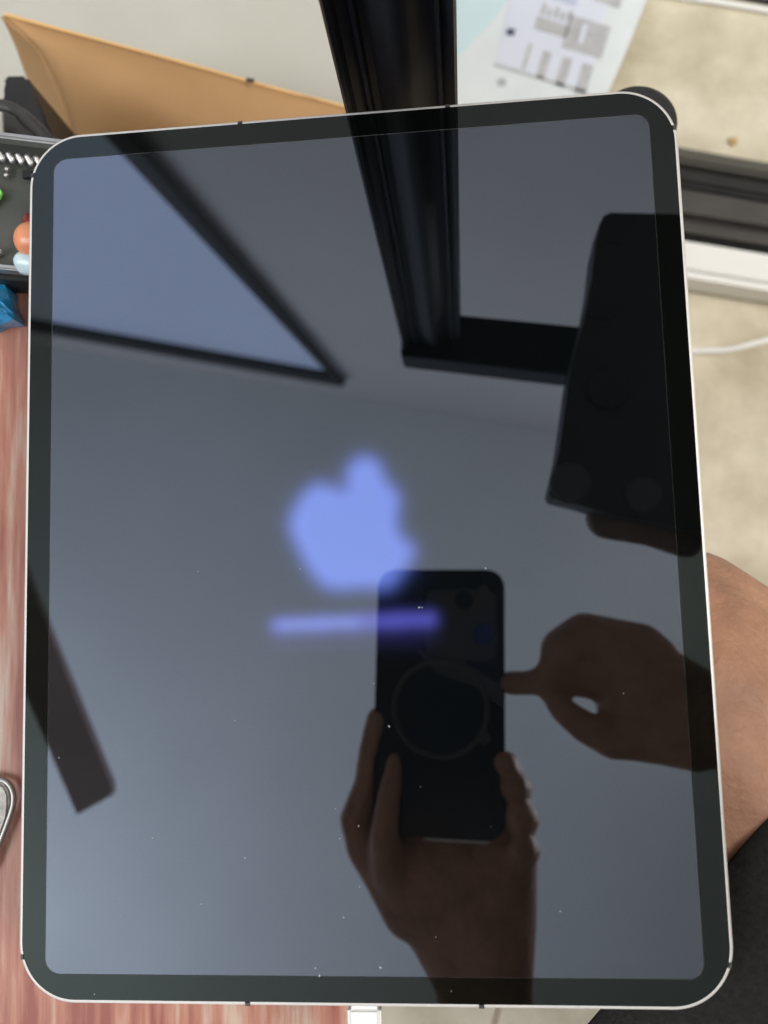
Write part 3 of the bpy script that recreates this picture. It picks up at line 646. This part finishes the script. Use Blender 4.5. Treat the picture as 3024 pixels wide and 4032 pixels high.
k2 = Vector((.10, -.66, -.12)); cp((.42, -.50, -.13), .10, k2, .066); a2 = Vector((.08, -.64, FLOOR + .07)); cp(k2, .064, (k2 + a2) / 2 + Vector((.02, 0, .03)), .052); cp((k2 + a2) / 2 + Vector((.02, 0, .03)), .052, a2, .034); cp(a2 + Vector((.01, -.01, -.03)), .034, a2 + Vector((-.14, .08, -.05)), .018)
blob('body', caps, M_skin, per, voxel=.0026, it=7)
# shorts with a loose hem
def rings_obj(name, secs, m, n=40, th=.002, fold=.05, cut=None, **k):
    V_ = []; F_ = []
    for si, (c_, r_, axv) in enumerate(secs):
        u = axv.cross(Vector((0, 0, 1))).normalized(); v = axv.cross(u)
        for j in range(n):
            a_ = 2 * math.pi * j / n; rr = r_ * (1 + fold * (math.sin(a_ * 5 + si) * .4 + math.sin(a_ * 3 + 1.3 * si) * .3))
            V_.append(c_ + (u * math.cos(a_) * 1.12 + v * math.sin(a_) * .98) * rr)
    if cut:
        for j in range(n):
            p_ = V_[n * 2 + j]; a_ = secs[0][2]; tt = (cut[0] - p_).dot(cut[1]) / a_.dot(cut[1]); V_[j] = p_ + a_ * tt; V_[n + j] = p_ + a_ * tt * .6
    for s_ in range(len(secs) - 1):
        for j in range(n): F_.append((s_ * n + j, s_ * n + (j + 1) % n, (s_ + 1) * n + (j + 1) % n, (s_ + 1) * n + j))
    o = mk(name, V_, F_, m, per, **k); q_ = o.modifiers.new('thickness', 'SOLIDIFY'); q_.thickness = th
    return o
q1 = D(2880, 3395, -.010); q2 = D(2332, 4032, -.105); hd = Vector((q2.x - q1.x, q2.y - q1.y, 0)); hr = hd.length / 1.10; hd.normalize()
hax = Vector((-hd.y, hd.x, 0)); hax = hax if hax.dot(ax) > 0 else -hax
hc = Vector((q1.x, q1.y, 0)) + hd * .004
secs = []
for t in (0, .015, .06, .14, .25, .4, .6, .8, 1):
    k_ = min(1, t / .35); rr_ = hr + .018 * t
    c_ = hc + hax * (.10 * k_) * .3 + ax * (.38 * t); c_.z = -.0085 - rr_ * .98 - .055 * t
    secs.append((c_, rr_, (hax * (1 - k_) + ax * k_).normalized()))
rings_obj('shorts_leg', secs, M_cloth, n=72, fold=.012, cut=(q1, (q1 - CP).cross(q2 - CP).normalized()), label='black shorts leg with a straight hem above the bare knee')
ax2 = (Vector((.42, -.50, -.13)) - k2).normalized()
rings_obj('shorts_leg', [(k2 + ax2 * (.15 + .22 * t), .088 + .025 * t, ax2) for t in (0, .05, .3, .6, 1)], M_cloth)
blob('shorts', [(Vector((.43, -.36, -.12)), .125, Vector((.45, -.48, -.12)), .125)], M_cloth, per, voxel=.006)
blob('shirt', [(Vector((.43, -.37, .33)), .112, Vector((.45, -.39, .10)), .123), (Vector((.45, -.39, .10)), .127, Vector((.46, -.42, -.06)), .14), (Vector((.40, -.45, .28)), .10, Vector((.49, -.30, .28)), .10),
               (sL, .064, Vector((.43, -.37, .35)), .08), (sR, .064, Vector((.43, -.37, .35)), .08), (sL, .064, sL.lerp(eL, .6), .058), (sR, .064, sR.lerp(eR, .6), .058)], M_cloth, per, voxel=.005)
blob('hair', [(Vector((.44, -.375, .59)), .093, Vector((.455, -.39, .53)), .085), (Vector((.425, -.36, .605)), .083, Vector((.44, -.375, .59)), .09)], M_blk2, per, voxel=.005)
for sgn in (-1, 1):
    e_ = Vector((.336, -.285, .545)) + Vector((.65, .76, 0)) * .03 * sgn; blob('eye', [(e_, .008, e_ + Vector((0, 0, .001)), .008)], M_white, per, voxel=.002)
# stool under the person
stl = thing('stool', 'plain black stool the person sits on, outside the picture', 'stool', (.45, -.42, FLOOR))
disc('seat', (.45, -.42, -.27), (0, 0, 1), .17, .03, M_blk2, stl, bev=.008)
for i in range(4):
    a_ = math.radians(45 + 90 * i); tube('leg', [(.45 + .10 * math.cos(a_), -.42 + .10 * math.sin(a_), -.27), (.45 + .17 * math.cos(a_), -.42 + .17 * math.sin(a_), FLOOR + .001)], .012, M_blk2, stl)
